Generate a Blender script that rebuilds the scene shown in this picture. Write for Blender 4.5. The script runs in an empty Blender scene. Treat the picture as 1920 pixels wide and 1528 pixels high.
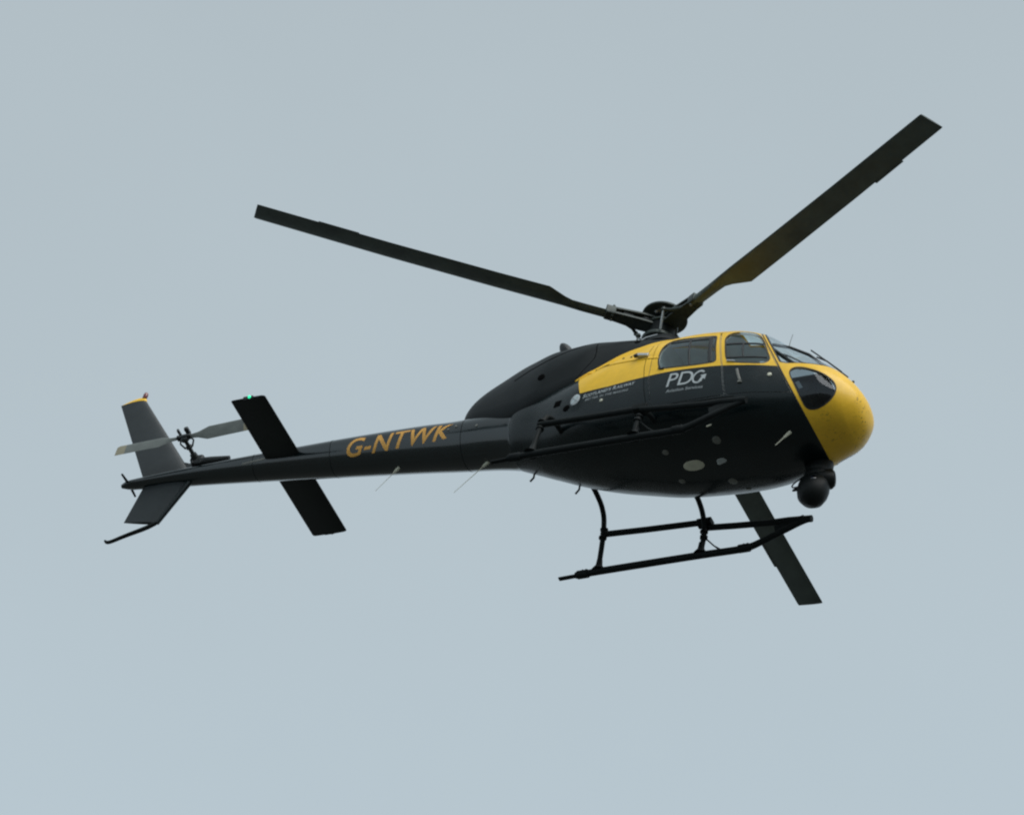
import bpy, math, numpy as np
from mathutils import Matrix, Vector
from mathutils.bvhtree import BVHTree
sc = bpy.context.scene
C = sc.collection
R = math.radians

# ------------------------------------------------------------------ camera
CAM_POS = Vector((0, 0, 1.7)); ELEV = R(40)
cam = bpy.data.cameras.new('camera'); camo = bpy.data.objects.new('camera', cam); C.objects.link(camo)
camo.location = CAM_POS; camo.rotation_euler = (R(90) + ELEV, 0, 0)
cam.sensor_fit = 'HORIZONTAL'; cam.sensor_width = 36; cam.lens = 277.5
cam.clip_start = .5; cam.clip_end = 9000
sc.camera = camo
sc.cycles.filter_width = 2.2

# ------------------------------------------------------------------ overcast sky + soft sun
SUN_AZ, SUN_EL = R(139.2), R(47.9)          # compass direction the light comes from (from +Y, clockwise), behind the camera
EXPO = 2**.8          # the photograph is exposed for the dark machine against the sky
w = bpy.data.worlds.new("World"); sc.world = w; w.use_nodes = True
nt = w.node_tree; nt.nodes.clear()
def nd(t, **k):
    n = nt.nodes.new(t)
    for a, b in k.items(): setattr(n, a, b)
    return n
out = nd('ShaderNodeOutputWorld'); bg = nd('ShaderNodeBackground'); bg.inputs[1].default_value = .1
sky = nd('ShaderNodeTexSky', sky_type='NISHITA', sun_disc=False)
sky.sun_elevation = SUN_EL; sky.sun_rotation = SUN_AZ
tc = nd('ShaderNodeTexCoord'); sep = nd('ShaderNodeSeparateXYZ'); nt.links.new(tc.outputs['Generated'], sep.inputs[0])
ramp = nd('ShaderNodeValToRGB'); nt.links.new(sep.outputs[2], ramp.inputs[0])
e = ramp.color_ramp.elements
e[0].position = 0; e[0].color = (.515, .610, .665, 1)
e[1].position = 1; e[1].color = (.425, .500, .540, 1)
for p_, c_ in ((.50, (.505, .602, .660, 1)), (.602, (.484, .574, .628, 1)), (.643, (.463, .543, .588, 1)), (.686, (.442, .512, .550, 1)), (.74, (.435, .505, .543, 1))):
    q = e.new(p_); q.color = c_
nz = nd('ShaderNodeTexNoise'); nz.inputs['Scale'].default_value = 9.0; nz.inputs['Detail'].default_value = 5
nt.links.new(tc.outputs['Generated'], nz.inputs['Vector'])
mr = nd('ShaderNodeMapRange'); mr.inputs[1].default_value = .3; mr.inputs[2].default_value = .7; mr.inputs[3].default_value = 9.85/EXPO; mr.inputs[4].default_value = 10.35/EXPO
nt.links.new(nz.outputs[0], mr.inputs[0])
mul = nd('ShaderNodeVectorMath', operation='SCALE'); nt.links.new(ramp.outputs[0], mul.inputs[0]); nt.links.new(mr.outputs[0], mul.inputs['Scale'])
mix = nd('ShaderNodeMix', data_type='RGBA'); mix.inputs[0].default_value = .97   # thick cloud layer over the clear sky
nt.links.new(sky.outputs[0], mix.inputs[6]); nt.links.new(mul.outputs[0], mix.inputs[7])
nt.links.new(mix.outputs[2], bg.inputs[0]); nt.links.new(bg.outputs[0], out.inputs[0])
sun = bpy.data.lights.new('sun', 'SUN'); sun.energy = 1.5; sun.angle = R(60); sun.color = (1, .985, .96)
so = bpy.data.objects.new('sun', sun); C.objects.link(so)
sd = Vector((math.sin(SUN_AZ) * math.cos(SUN_EL), math.cos(SUN_AZ) * math.cos(SUN_EL), math.sin(SUN_EL)))
so.rotation_euler = (-sd).to_track_quat('-Z', 'Y').to_euler(); so.location = (0, 0, 120)
vs = sc.view_settings; vs.view_transform = 'Standard'; vs.look = 'None'; vs.exposure = .8; vs.gamma = 1; vs.use_curve_mapping = False

# ------------------------------------------------------------------ materials
def mat(name, col, rough=.5, metal=0, coat=0, spec=.5, noise=0, nscale=6, bump=0, bscale=30, extra=None):
    m = bpy.data.materials.new(name); m.use_nodes = True; t = m.node_tree; b = t.nodes['Principled BSDF']
    b.inputs['Base Color'].default_value = (*col, 1); b.inputs['Roughness'].default_value = rough
    b.inputs['Metallic'].default_value = metal; b.inputs['Coat Weight'].default_value = coat; b.inputs['Coat Roughness'].default_value = .08
    b.inputs['Specular IOR Level'].default_value = spec
    co = t.nodes.new('ShaderNodeTexCoord')
    if noise:
        n = t.nodes.new('ShaderNodeTexNoise'); n.inputs['Scale'].default_value = nscale; n.inputs['Detail'].default_value = 8
        n.inputs['Roughness'].default_value = .65
        t.links.new(co.outputs['Object'], n.inputs['Vector'])
        mm = t.nodes.new('ShaderNodeMapRange'); mm.inputs[1].default_value = .3; mm.inputs[2].default_value = .7
        mm.inputs[3].default_value = 1 - noise; mm.inputs[4].default_value = 1 + noise
        t.links.new(n.outputs[0], mm.inputs[0])
        s = t.nodes.new('ShaderNodeVectorMath'); s.operation = 'SCALE'; s.inputs[0].default_value = col
        t.links.new(mm.outputs[0], s.inputs['Scale']); t.links.new(s.outputs[0], b.inputs['Base Color'])
        m2_ = t.nodes.new('ShaderNodeMapRange'); m2_.inputs[3].default_value = max(0, rough - .08); m2_.inputs[4].default_value = rough + .12
        t.links.new(n.outputs[0], m2_.inputs[0]); t.links.new(m2_.outputs[0], b.inputs['Roughness'])
    if bump:
        n = t.nodes.new('ShaderNodeTexNoise'); n.inputs['Scale'].default_value = bscale; n.inputs['Detail'].default_value = 3
        t.links.new(co.outputs['Object'], n.inputs['Vector'])
        bp = t.nodes.new('ShaderNodeBump'); bp.inputs['Strength'].default_value = bump; bp.inputs['Distance'].default_value = .01
        t.links.new(n.outputs[0], bp.inputs['Height']); t.links.new(bp.outputs[0], b.inputs['Normal'])
    return m
M_DARK = mat('dark_paint', (.0026, .0078, .0088), .25, coat=.10, spec=.32, noise=.25, bump=.12, bscale=5)
M_HOLE = mat('dark_opening', (.001, .001, .001), .9, spec=.05)
M_GLOSS = mat('boom_gloss_paint', (.0028, .0085, .0100), .17, coat=.7, noise=.2, bump=.06, bscale=4)
M_COWL = mat('cowl_satin_paint', (.0028, .0056, .0064), .50, coat=.04, noise=.25, spec=.24, bump=.12, bscale=4)
M_YEL = mat('yellow_paint', (.90, .545, .04), .38, coat=.05, spec=.3, noise=.06, nscale=9, bump=.05, bscale=6)
M_RUB = mat('window_rubber', (.012, .015, .016), .6)
M_METAL = mat('dark_metal', (.035, .040, .042), .5, metal=.3, noise=.3, nscale=25)
M_BLADE = mat('blade_composite', (.064, .085, .080), .55, noise=.35, nscale=3)
M_HUB = mat('hub_metal', (.040, .052, .048), .42, metal=.35, noise=.4, nscale=18)
M_ALU = mat('bare_metal', (.55, .57, .58), .35, metal=.8, noise=.1)
M_GEAR = mat('gear_paint', (.008, .011, .0115), .65, spec=.16, noise=.3, nscale=14)
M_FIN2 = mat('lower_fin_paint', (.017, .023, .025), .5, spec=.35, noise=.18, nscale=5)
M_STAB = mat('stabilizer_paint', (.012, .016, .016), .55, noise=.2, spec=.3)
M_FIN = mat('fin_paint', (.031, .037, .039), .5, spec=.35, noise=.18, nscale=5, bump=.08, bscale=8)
M_TBLADE = mat('tail_blade_grey', (.105, .12, .112), .5, noise=.2, nscale=8)
M_TTIP = mat('tail_blade_tip', (.22, .205, .14), .5, noise=.1)
M_WHITE = mat('white_lettering', (.42, .46, .47), .5, noise=.12, nscale=20)
M_GREYL = mat('grey_lettering', (.28, .31, .32), .5, noise=.2, nscale=30)
M_ORANGE = mat('orange_lettering', (.82, .43, .09), .45, noise=.15, nscale=12)
M_PALE = mat('pale_cover', (.60, .60, .48), .5, noise=.12, nscale=14)
M_PALE2 = mat('dull_cover', (.15, .155, .14), .5, noise=.25, nscale=30)
M_LINER = mat('cabin_lining', (.72, .75, .75), .9, noise=.1)
M_SEAT = mat('seat_fabric', (.05, .055, .06), .9, noise=.2)
M_BLACK = mat('camera_black', (.003, .005, .005), .45, spec=.25, noise=.2)
M_LENS = mat('lens_glass', (.01, .012, .02), .05, coat=1)
M_RED = mat('beacon_red', (.16, .015, .012), .25, coat=.6)
M_LOGO = mat('logo_blue', (.50, .62, .66), .4)
def emis(name, col, s):
    m = bpy.data.materials.new(name); m.use_nodes = True; b = m.node_tree.nodes['Principled BSDF']
    b.inputs['Base Color'].default_value = (*col, 1); b.inputs['Emission Color'].default_value = (*col, 1); b.inputs['Emission Strength'].default_value = s
    return m
M_GREEN = emis('green_light', (.03, .80, .38), .75)
def glass(name, tint, fac):
    m = bpy.data.materials.new(name); m.use_nodes = True; t = m.node_tree; t.nodes.clear()
    o = t.nodes.new('ShaderNodeOutputMaterial'); mx = t.nodes.new('ShaderNodeMixShader')
    tr = t.nodes.new('ShaderNodeBsdfTransparent'); tr.inputs[0].default_value = (*tint, 1)
    gl = t.nodes.new('ShaderNodeBsdfGlossy'); gl.inputs['Roughness'].default_value = .04; gl.inputs[0].default_value = (.9, .95, 1, 1)
    lw = t.nodes.new('ShaderNodeLayerWeight'); lw.inputs[0].default_value = .5
    pw = t.nodes.new('ShaderNodeMath'); pw.operation = 'POWER'; pw.inputs[1].default_value = 5; t.links.new(lw.outputs['Facing'], pw.inputs[0])
    ad = t.nodes.new('ShaderNodeMath'); ad.operation = 'MULTIPLY_ADD'; ad.inputs[1].default_value = .92; ad.inputs[2].default_value = .045 + fac; ad.use_clamp = True
    t.links.new(pw.outputs[0], ad.inputs[0]); t.links.new(ad.outputs[0], mx.inputs[0])
    t.links.new(tr.outputs[0], mx.inputs[1]); t.links.new(gl.outputs[0], mx.inputs[2]); t.links.new(mx.outputs[0], o.inputs[0])
    return m
M_GLASS = glass('side_glass', (.84, .95, .96), .012)
M_GLASSD = glass('chin_glass', (.40, .45, .48), .0)
M_GLASSW = glass('windshield_glass', (.86, .90, .90), .02)
def nose_dirt(m):
    # squashed insects and scuffs on the lower front of the nose: real stains with a shape of their own
    t = m.node_tree; b = t.nodes['Principled BSDF']; src = b.inputs['Base Color'].links[0].from_socket
    co = t.nodes.new('ShaderNodeTexCoord')
    n = t.nodes.new('ShaderNodeTexNoise'); n.inputs['Scale'].default_value = 26; n.inputs['Detail'].default_value = 5; n.inputs['Roughness'].default_value = .7
    t.links.new(co.outputs['Object'], n.inputs['Vector'])
    n2 = t.nodes.new('ShaderNodeTexNoise'); n2.inputs['Scale'].default_value = 3.5; n2.inputs['Detail'].default_value = 2
    t.links.new(co.outputs['Object'], n2.inputs['Vector'])
    se = t.nodes.new('ShaderNodeSeparateXYZ'); t.links.new(co.outputs['Object'], se.inputs[0])
    zz = t.nodes.new('ShaderNodeMapRange'); zz.inputs[1].default_value = 1.1; zz.inputs[2].default_value = .95; t.links.new(se.outputs[2], zz.inputs[0])
    xx = t.nodes.new('ShaderNodeMapRange'); xx.inputs[1].default_value = 2.6; xx.inputs[2].default_value = 2.85; t.links.new(se.outputs[0], xx.inputs[0])
    a = t.nodes.new('ShaderNodeMapRange'); a.inputs[1].default_value = .56; a.inputs[2].default_value = .64; t.links.new(n.outputs[0], a.inputs[0])
    a2 = t.nodes.new('ShaderNodeMapRange'); a2.inputs[1].default_value = .43; a2.inputs[2].default_value = .55; t.links.new(n2.outputs[0], a2.inputs[0])
    p = a.outputs[0]
    for q in (a2, zz, xx):
        k = t.nodes.new('ShaderNodeMath'); k.operation = 'MULTIPLY'; t.links.new(p, k.inputs[0]); t.links.new(q.outputs[0], k.inputs[1]); p = k.outputs[0]
    k = t.nodes.new('ShaderNodeMath'); k.operation = 'MULTIPLY'; k.inputs[1].default_value = .75; t.links.new(p, k.inputs[0])
    mx = t.nodes.new('ShaderNodeMix'); mx.data_type = 'RGBA'; mx.inputs[7].default_value = (.06, .045, .02, 1)
    t.links.new(k.outputs[0], mx.inputs[0]); t.links.new(src, mx.inputs[6]); t.links.new(mx.outputs[2], b.inputs['Base Color'])
M_YELN = mat('nose_yellow_paint', (.90, .54, .035), .36, coat=.08, spec=.35, noise=.08, nscale=7, bump=.05, bscale=6); nose_dirt(M_YELN)

# ------------------------------------------------------------------ mesh helpers (a mesh is a triple V, N, T)
def pchip(xs, ys, x):
    xs = np.asarray(xs, float); ys = np.asarray(ys, float); h = np.diff(xs); d = np.diff(ys) / h
    m = np.zeros_like(ys); m[0] = d[0]; m[-1] = d[-1]
    for i in range(1, len(xs) - 1):
        if d[i-1] * d[i] > 0:
            w1 = 2*h[i] + h[i-1]; w2 = h[i] + 2*h[i-1]; m[i] = (w1 + w2) / (w1/d[i-1] + w2/d[i])
    i = np.clip(np.searchsorted(xs, x) - 1, 0, len(xs) - 2); t = (x - xs[i]) / h[i]
    return (2*t**3 - 3*t**2 + 1)*ys[i] + (t**3 - 2*t**2 + t)*h[i]*m[i] + (-2*t**3 + 3*t**2)*ys[i+1] + (t**3 - t**2)*h[i]*m[i+1]
def loft(T, xs, na):
    T = np.array(T, float); P = [pchip(T[:, 0], T[:, k], xs) for k in range(1, 7)]
    a = np.linspace(0, 2*np.pi, na, endpoint=False); c = np.cos(a)[None, :]; s = np.sin(a)[None, :]
    zt, zb, w_, zm, n1, n2 = [p[:, None] for p in P]
    n = np.where(s >= 0, n1, n2)
    y = w_*np.sign(c)*np.abs(c)**(2/n); r = np.abs(s)**(2/n)
    z = np.where(s >= 0, zm + (zt - zm)*r, zm - (zm - zb)*r)
    return np.stack([np.broadcast_to(xs[:, None], y.shape), y, z], -1)
def vnormals(V, T):
    f = np.cross(V[T[:, 1]] - V[T[:, 0]], V[T[:, 2]] - V[T[:, 0]]); N = np.zeros_like(V)
    for k in range(3): np.add.at(N, T[:, k], f)
    return N / (np.linalg.norm(N, axis=1, keepdims=True) + 1e-12)
def grid_mesh(G, caps=True, closed=True):
    n, m = G.shape[:2]; i = np.arange(n*m).reshape(n, m)
    if closed: a, b = i[:-1], i[1:]; a2, b2 = np.roll(a, -1, 1), np.roll(b, -1, 1)
    else: a, b, a2, b2 = i[:-1, :-1], i[1:, :-1], i[:-1, 1:], i[1:, 1:]
    T = np.concatenate([np.stack([a, b, b2], -1).reshape(-1, 3), np.stack([a, b2, a2], -1).reshape(-1, 3)])
    V = G.reshape(-1, 3).astype(float)
    if closed:
        f = np.cross(V[T[:, 1]] - V[T[:, 0]], V[T[:, 2]] - V[T[:, 0]])
        if (f * (V[T].mean(1) - V.mean(0))).sum() < 0: T = T[:, ::-1].copy()
    N = vnormals(V, T)
    if caps and closed:
        for row, fl in ((0, 1), (n-1, 0)):
            c = V[i[row]].mean(0); k = len(V); r = V[i[row]]; e_ = np.roll(np.arange(m), -1)
            nn = np.cross(r[m//4] - c, r[0] - c); nn /= np.linalg.norm(nn) + 1e-12
            V = np.vstack([V, c[None], r]); t = np.stack([np.full(m, k), k+1+np.arange(m), k+1+e_], -1)
            tf = np.cross(V[t[0, 1]] - c, V[t[0, 2]] - c); ref = i[1] if row == 0 else i[n-2]
            outw = c - (V[i[1]].mean(0) if row == 0 else V[i[n-2]].mean(0))
            if np.dot(nn, outw) < 0: nn = -nn
            if np.dot(tf, outw) < 0: t = t[:, ::-1]
            N = np.vstack([N, np.repeat(nn[None], m+1, 0)]); T = np.vstack([T, t])
    return V, N, T
def orient(M): return M
def compact(V, N, T):
    if len(T) == 0: return np.zeros((0, 3)), np.zeros((0, 3)), np.zeros((0, 3), int)
    u, inv = np.unique(T.ravel(), return_inverse=True); V = V[u]; N = N[u]; T = inv.reshape(-1, 3)
    key = np.round(np.hstack([V, N*.05]), 6); _, idx, inv = np.unique(key, axis=0, return_index=True, return_inverse=True); inv = inv.ravel()
    T = inv[T]; ok = (T[:, 0] != T[:, 1]) & (T[:, 1] != T[:, 2]) & (T[:, 0] != T[:, 2])
    return V[idx], N[idx], T[ok]
def clip(M, d):    # splits a mesh along d = 0 -> (inside d<0, outside)
    V, N, T = M; d = np.where(np.abs(d) < 1e-9, 1e-9, d); s = (d < 0)[T]; k = s.sum(1)
    Ti, To = [T[k == 3]], [T[k == 0]]; V2, N2 = [V], [N]; base = len(V)
    for cnt, lone in ((1, True), (2, False)):
        m = k == cnt
        if not m.any(): continue
        t = T[m]; q = s[m] if lone else ~s[m]; j = q.argmax(1); r = np.arange(len(t))
        a, b, c = t[r, j], t[r, (j+1) % 3], t[r, (j+2) % 3]
        f1 = (d[a]/(d[a]-d[b]))[:, None]; f2 = (d[a]/(d[a]-d[c]))[:, None]
        P1, P2 = V[a]*(1-f1)+V[b]*f1, V[a]*(1-f2)+V[c]*f2; Q1, Q2 = N[a]*(1-f1)+N[b]*f1, N[a]*(1-f2)+N[c]*f2
        V2 += [P1, P2]; N2 += [Q1, Q2]; i1 = base+r; i2 = base+len(t)+r; base += 2*len(t)
        A = np.stack([a, i1, i2], -1); B = np.concatenate([np.stack([i1, b, c], -1), np.stack([i1, c, i2], -1)])
        (Ti if lone else To).append(A); (To if lone else Ti).append(B)
    V2 = np.vstack(V2); N2 = np.vstack(N2); N2 /= np.linalg.norm(N2, axis=1, keepdims=True) + 1e-12
    return compact(V2, N2, np.vstack(Ti)), compact(V2, N2, np.vstack(To))
def poly_sdf(P, poly):
    poly = np.asarray(poly, float); n = len(poly); D = np.full(len(P), 1e9); ins = np.zeros(len(P), bool)
    for i in range(n):
        a, b = poly[i], poly[(i+1) % n]; e_ = b-a; w_ = P-a
        t = np.clip((w_@e_)/(e_@e_+1e-12), 0, 1)[:, None]; D = np.minimum(D, ((w_-e_*t)**2).sum(1))
        c1 = (a[1] <= P[:, 1]) & (b[1] > P[:, 1]); c2 = (b[1] <= P[:, 1]) & (a[1] > P[:, 1])
        cr = e_[0]*w_[:, 1]-e_[1]*w_[:, 0]; ins ^= (c1 & (cr > 0)) | (c2 & (cr < 0))
    return np.where(ins, -1, 1)*np.sqrt(D)
def chaikin(p, n=2, closed=True):
    p = np.asarray(p, float)
    for _ in range(n):
        q = np.roll(p, -1, 0); o = np.empty((2*len(p), p.shape[1])); o[0::2] = .8*p+.2*q; o[1::2] = .2*p+.8*q
        if not closed: o = np.vstack([p[:1], o[:-2], p[-1:]])
        p = o
    return p
XZ = lambda M: M[0][:, [0, 2]]
def ysplit(M): return clip(M, M[0][:, 1])           # starboard (y<0), port
def shift(M, d): return M[0] + M[1]*d, M[1], M[2]
def join(*Ms):
    V, N, T, k = [], [], [], 0
    for m in Ms: V.append(m[0]); N.append(m[1]); T.append(m[2]+k); k += len(m[0])
    return np.vstack(V), np.vstack(N), np.vstack(T)
def flat(M):       # facetted copy with hard edges
    V, N, T = M; V2 = V[T].reshape(-1, 3); f = np.cross(V2[1::3]-V2[0::3], V2[2::3]-V2[0::3]); f /= np.linalg.norm(f, axis=1, keepdims=True)+1e-12
    return V2, np.repeat(f, 3, 0), np.arange(len(V2)).reshape(-1, 3)
ROOT = None
def obj(name, pieces, parent='root', label=None, kind=None):
    if isinstance(pieces, tuple): pieces = [pieces]
    pieces = [(m, a) for m, a in pieces if len(m[2])]
    V = np.vstack([m[0] for m, a in pieces]); N = np.vstack([m[1] for m, a in pieces]); T = []; MI = []; k = 0; mats = []
    for m, a in pieces:
        if a not in mats: mats.append(a)
        T.append(m[2]+k); MI += [mats.index(a)]*len(m[2]); k += len(m[0])
    T = np.vstack(T)
    me = bpy.data.meshes.new(name)
    me.vertices.add(len(V)); me.vertices.foreach_set('co', V.astype(np.float32).ravel())
    me.loops.add(len(T)*3); me.loops.foreach_set('vertex_index', T.astype(np.int32).ravel())
    me.polygons.add(len(T)); me.polygons.foreach_set('loop_start', np.arange(0, len(T)*3, 3, dtype=np.int32))
    me.polygons.foreach_set('material_index', np.array(MI, dtype=np.int32))
    me.update(calc_edges=True); me.polygons.foreach_set('use_smooth', np.ones(len(T), dtype=bool))
    for a in mats: me.materials.append(a)
    me.normals_split_custom_set_from_vertices(N.tolist())
    o = bpy.data.objects.new(name, me); C.objects.link(o)
    o.parent = ROOT if parent == 'root' else parent
    if label: o['label'] = label
    if kind: o['kind'] = kind
    return o
def tube(pts, r, n=12, ends=True, smooth=0):
    P = np.asarray(pts, float)
    r = np.asarray(r if np.ndim(r) else [r]*len(P), float)
    if smooth: Q = chaikin(np.hstack([P, r[:, None]]), smooth, False); P, r = Q[:, :3], Q[:, 3]
    t = np.gradient(P, axis=0); t /= np.linalg.norm(t, axis=1, keepdims=True)
    up = np.array([0, 0, 1.]) if abs(t[0, 2]) < .9 else np.array([1., 0, 0]); u = np.cross(t[0], up); u /= np.linalg.norm(u); G = []
    a = np.linspace(0, 2*np.pi, n, endpoint=False)
    for i in range(len(P)):
        u = u - t[i]*(u@t[i]); u /= np.linalg.norm(u); v = np.cross(t[i], u)
        G.append(P[i] + r[i]*(np.cos(a)[:, None]*u + np.sin(a)[:, None]*v))
    return orient(grid_mesh(np.array(G), caps=ends))
def lathe(prof, n=28, origin=(0, 0, 0), axis=(0, 0, 1)):   # profile [(r, h)] round an axis
    ax = np.array(axis, float); ax /= np.linalg.norm(ax); up = np.array([0, 0, 1.]) if abs(ax[2]) < .9 else np.array([1., 0, 0])
    u = np.cross(ax, up); u /= np.linalg.norm(u); v = np.cross(ax, u); a = np.linspace(0, 2*np.pi, n, endpoint=False)
    G = np.array([np.array(origin) + h*ax + max(r, 1e-4)*(np.cos(a)[:, None]*u + np.sin(a)[:, None]*v) for r, h in prof])
    return orient(grid_mesh(G, caps=True))
def box(c, s, rot=None, bev=.15):
    # bevelled box: rounded-rectangle loft
    s = np.array(s, float)/2; b = min(s)*bev; G = []
    rect = []
    for sx, sy in ((1, 1), (-1, 1), (-1, -1), (1, -1)):
        aa = {(1, 1): (0, 90), (-1, 1): (90, 180), (-1, -1): (180, 270), (1, -1): (270, 360)}[(sx, sy)]
        for k in np.linspace(aa[0], aa[1], 4): rect.append((sx*(s[0]-b)+b*math.cos(R(k)), sy*(s[1]-b)+b*math.sin(R(k))))
    rect = np.array(rect); sh = rect*(1-b/np.maximum(s[:2], 1e-6))
    for z, q in ((-s[2], sh), (-s[2]+b, rect), (s[2]-b, rect), (s[2], sh)): G.append(np.hstack([q, np.full((len(q), 1), z)]))
    G = np.array(G)
    if rot is not None: G = G @ np.array(rot).T
    return orient(grid_mesh(G + np.array(c), caps=True))
def frame(x, z):   # rotation matrix columns from x axis and approximate z axis
    x = np.array(x, float); x /= np.linalg.norm(x); z = np.array(z, float); y = np.cross(z, x); y /= np.linalg.norm(y); z = np.cross(x, y)
    return np.stack([x, y, z], 1)
def wing(sections, n=14, cap=True):
    # sections: (leading point, trailing point, thickness, normal)
    t = np.concatenate([(1-np.cos(np.linspace(0, np.pi, n)))/2, (1-np.cos(np.linspace(np.pi, 0, n)))[1:-1]/2])
    sg = np.concatenate([np.ones(n), -np.ones(n-2)])
    prof = (1.48*np.sqrt(t) - .63*t - 1.758*t**2 + 1.4215*t**3 - .5075*t**4)*sg  # unit-thickness section
    G = []
    for L, Tr, th, nn in sections:
        L, Tr, nn = map(lambda q: np.array(q, float), (L, Tr, nn)); G.append(L + (Tr-L)*t[:, None] + nn*(prof*th)[:, None])
    return orient(grid_mesh(np.array(G), caps=cap))

# ------------------------------------------------------------------ ground
g = np.array([[[x, y, 0.] for y in np.linspace(-3000, 5000, 40)] for x in np.linspace(-4000, 4000, 40)])
M_GRASS = mat('meadow_grass', (.062, .066, .060), .95, noise=.3, nscale=.05)
gm = grid_mesh(g, closed=False); 
if gm[1][:, 2].mean() < 0: gm = (gm[0], -gm[1], gm[2][:, ::-1].copy())
go = obj('ground', (gm, M_GRASS), parent=None, kind='structure')

# ------------------------------------------------------------------ helicopter root: attitude and place in the air
# body axes: x forward from the rotor mast, y to port, z up, origin under the mast at skid height
Rb = Matrix(((0.9023217471848595, 0.39320868750535365, 0.1755317425071025), (-0.1545899097270478, 0.6776744092908522, -0.7191156755368899), (-0.40182264853009136, 0.6218865201664975, 0.6729046850509122)))
tb = Vector((1.3566739731306374, 1.2305282376636348, 97.76472666351656))
ce, se = math.cos(ELEV), math.sin(ELEV)
Rw = Matrix(((1, 0, 0), (0, se, ce), (0, -ce, se)))      # camera axes (right, down, ahead) to world
ROOT = bpy.data.objects.new('helicopter', None); C.objects.link(ROOT)
ROOT.matrix_world = Matrix.Translation(Rw @ tb + CAM_POS) @ (Rw @ Rb).to_4x4()
ROOT['label'] = 'dark green and yellow helicopter flying nose right below a pale grey sky'
ROOT['category'] = 'helicopter'

BODY = [(-7.46, 1.925, 1.872, 0.028, 1.898, 2, 2), (-7.4, 1.945, 1.857, 0.062, 1.9, 2, 2), (-7.2, 1.954, 1.828, 0.088, 1.893, 2.0, 2.0), (-6.2, 1.953, 1.72, 0.155, 1.862, 2.0, 2.0), (-5.0, 1.945, 1.563, 0.216, 1.803, 2.0, 2.0), (-4.0, 1.928, 1.423, 0.262, 1.752, 2.0, 2.0), (-3.0, 1.895, 1.285, 0.298, 1.68, 2.05, 2.05), (-2.5, 1.865, 1.21, 0.312, 1.625, 2.1, 2.1), (-2.0, 1.895, 1.15, 0.34, 1.585, 2.15, 2.15), (-1.7, 1.94, 1.094, 0.372, 1.552, 2.2, 2.2), (-1.66, 1.948, 1.082, 0.378, 1.548, 2.2, 2.2), (-1.62, 1.952, 1.069, 0.402, 1.545, 2.2, 2.2), (-1.2, 1.997, 0.9, 0.505, 1.465, 2.25, 2.3), (-0.8, 2.056, 0.77, 0.631, 1.374, 2.3, 2.4), (-0.4, 2.148, 0.677, 0.739, 1.303, 2.5, 2.5), (0, 2.244, 0.608, 0.812, 1.253, 2.75, 2.6), (0.5, 2.345, 0.53, 0.875, 1.188, 2.85, 2.7), (1.0, 2.387, 0.485, 0.897, 1.142, 2.7, 2.7), (1.4, 2.366, 0.451, 0.885, 1.112, 2.6, 2.7), (1.8, 2.24, 0.427, 0.85, 1.09, 2.5, 2.6), (2.167, 1.985, 0.433, 0.768, 1.066, 2.3, 2.5), (2.501, 1.751, 0.474, 0.68, 1.04, 2.2, 2.35), (2.751, 1.557, 0.55, 0.61, 1.015, 2.1, 2.2), (2.96, 1.373, 0.61, 0.485, 0.992, 2.0, 2.1), (3.085, 1.214, 0.7, 0.348, 0.98, 2, 2), (3.151, 1.098, 0.791, 0.226, 0.965, 2, 2), (3.178, 1.02, 0.875, 0.12, 0.955, 2, 2), (3.187, 0.965, 0.94, 0.03, 0.953, 2, 2)]
COWL = [(-2.5, 1.9, 1.8, 0.04, 1.86, 2, 2), (-2.488, 1.98, 1.74, 0.11, 1.88, 2, 2), (-2.43, 2.12, 1.66, 0.205, 1.86, 2, 2), (-2.3, 2.295, 1.58, 0.285, 1.83, 2, 2), (-2.0, 2.52, 1.45, 0.37, 1.78, 2.0, 2), (-1.6, 2.722, 1.38, 0.465, 1.76, 2.1, 2.2), (-1.2, 2.805, 1.45, 0.535, 1.82, 2.25, 2.2), (-0.8, 2.8, 1.6, 0.535, 1.93, 2.45, 2), (-0.4, 2.76, 1.75, 0.49, 2.0, 2.6, 2), (0, 2.7, 1.85, 0.455, 2.06, 2.7, 2), (0.3, 2.655, 1.9, 0.435, 2.1, 2.7, 2), (0.6, 2.575, 1.95, 0.4, 2.13, 2.6, 2), (0.85, 2.455, 2, 0.33, 2.16, 2.4, 2), (1.0, 2.38, 2.1, 0.25, 2.2, 2.2, 2)]
xs = np.unique(np.round(np.concatenate([np.arange(-7.46, -1.7, .08), np.arange(-1.7, 3.0, .022), 3.187 - .187*(1-np.linspace(0, 1, 22)**.5)[::-1]**1.0, [3.186]]), 4))
xs = xs[xs <= 3.187]
SK = grid_mesh(loft(BODY, xs, 260))
CW = grid_mesh(loft(COWL, np.unique(np.round(np.concatenate([np.arange(-2.50, -2.4, .006), np.arange(-2.4, 1.001, .03)]), 4)), 160))
def bvh(M): return BVHTree.FromPolygons([tuple(v) for v in M[0].tolist()], M[2].tolist())
BS, BC = bvh(SK), bvh(CW)
def side_pt(x, z, side=-1, tree=None):
    best = None
    for t in ([tree] if tree else [BS, BC]):
        h = t.ray_cast(Vector((x, side*4, z)), Vector((0, -side, 0)))
        if h[0] is not None and (best is None or h[3] < best[2]): best = (np.array(h[0]), np.array(h[1]), h[3])
    if best is None: return None
    n = best[1]; n = n if n[1]*side > 0 else -n
    return best[0], n
def belly_pt(x, y):
    h = BS.ray_cast(Vector((x, y, -2)), Vector((0, 0, 1))); n = np.array(h[1]); n = n if n[2] < 0 else -n
    return np.array(h[0]), n
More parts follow.
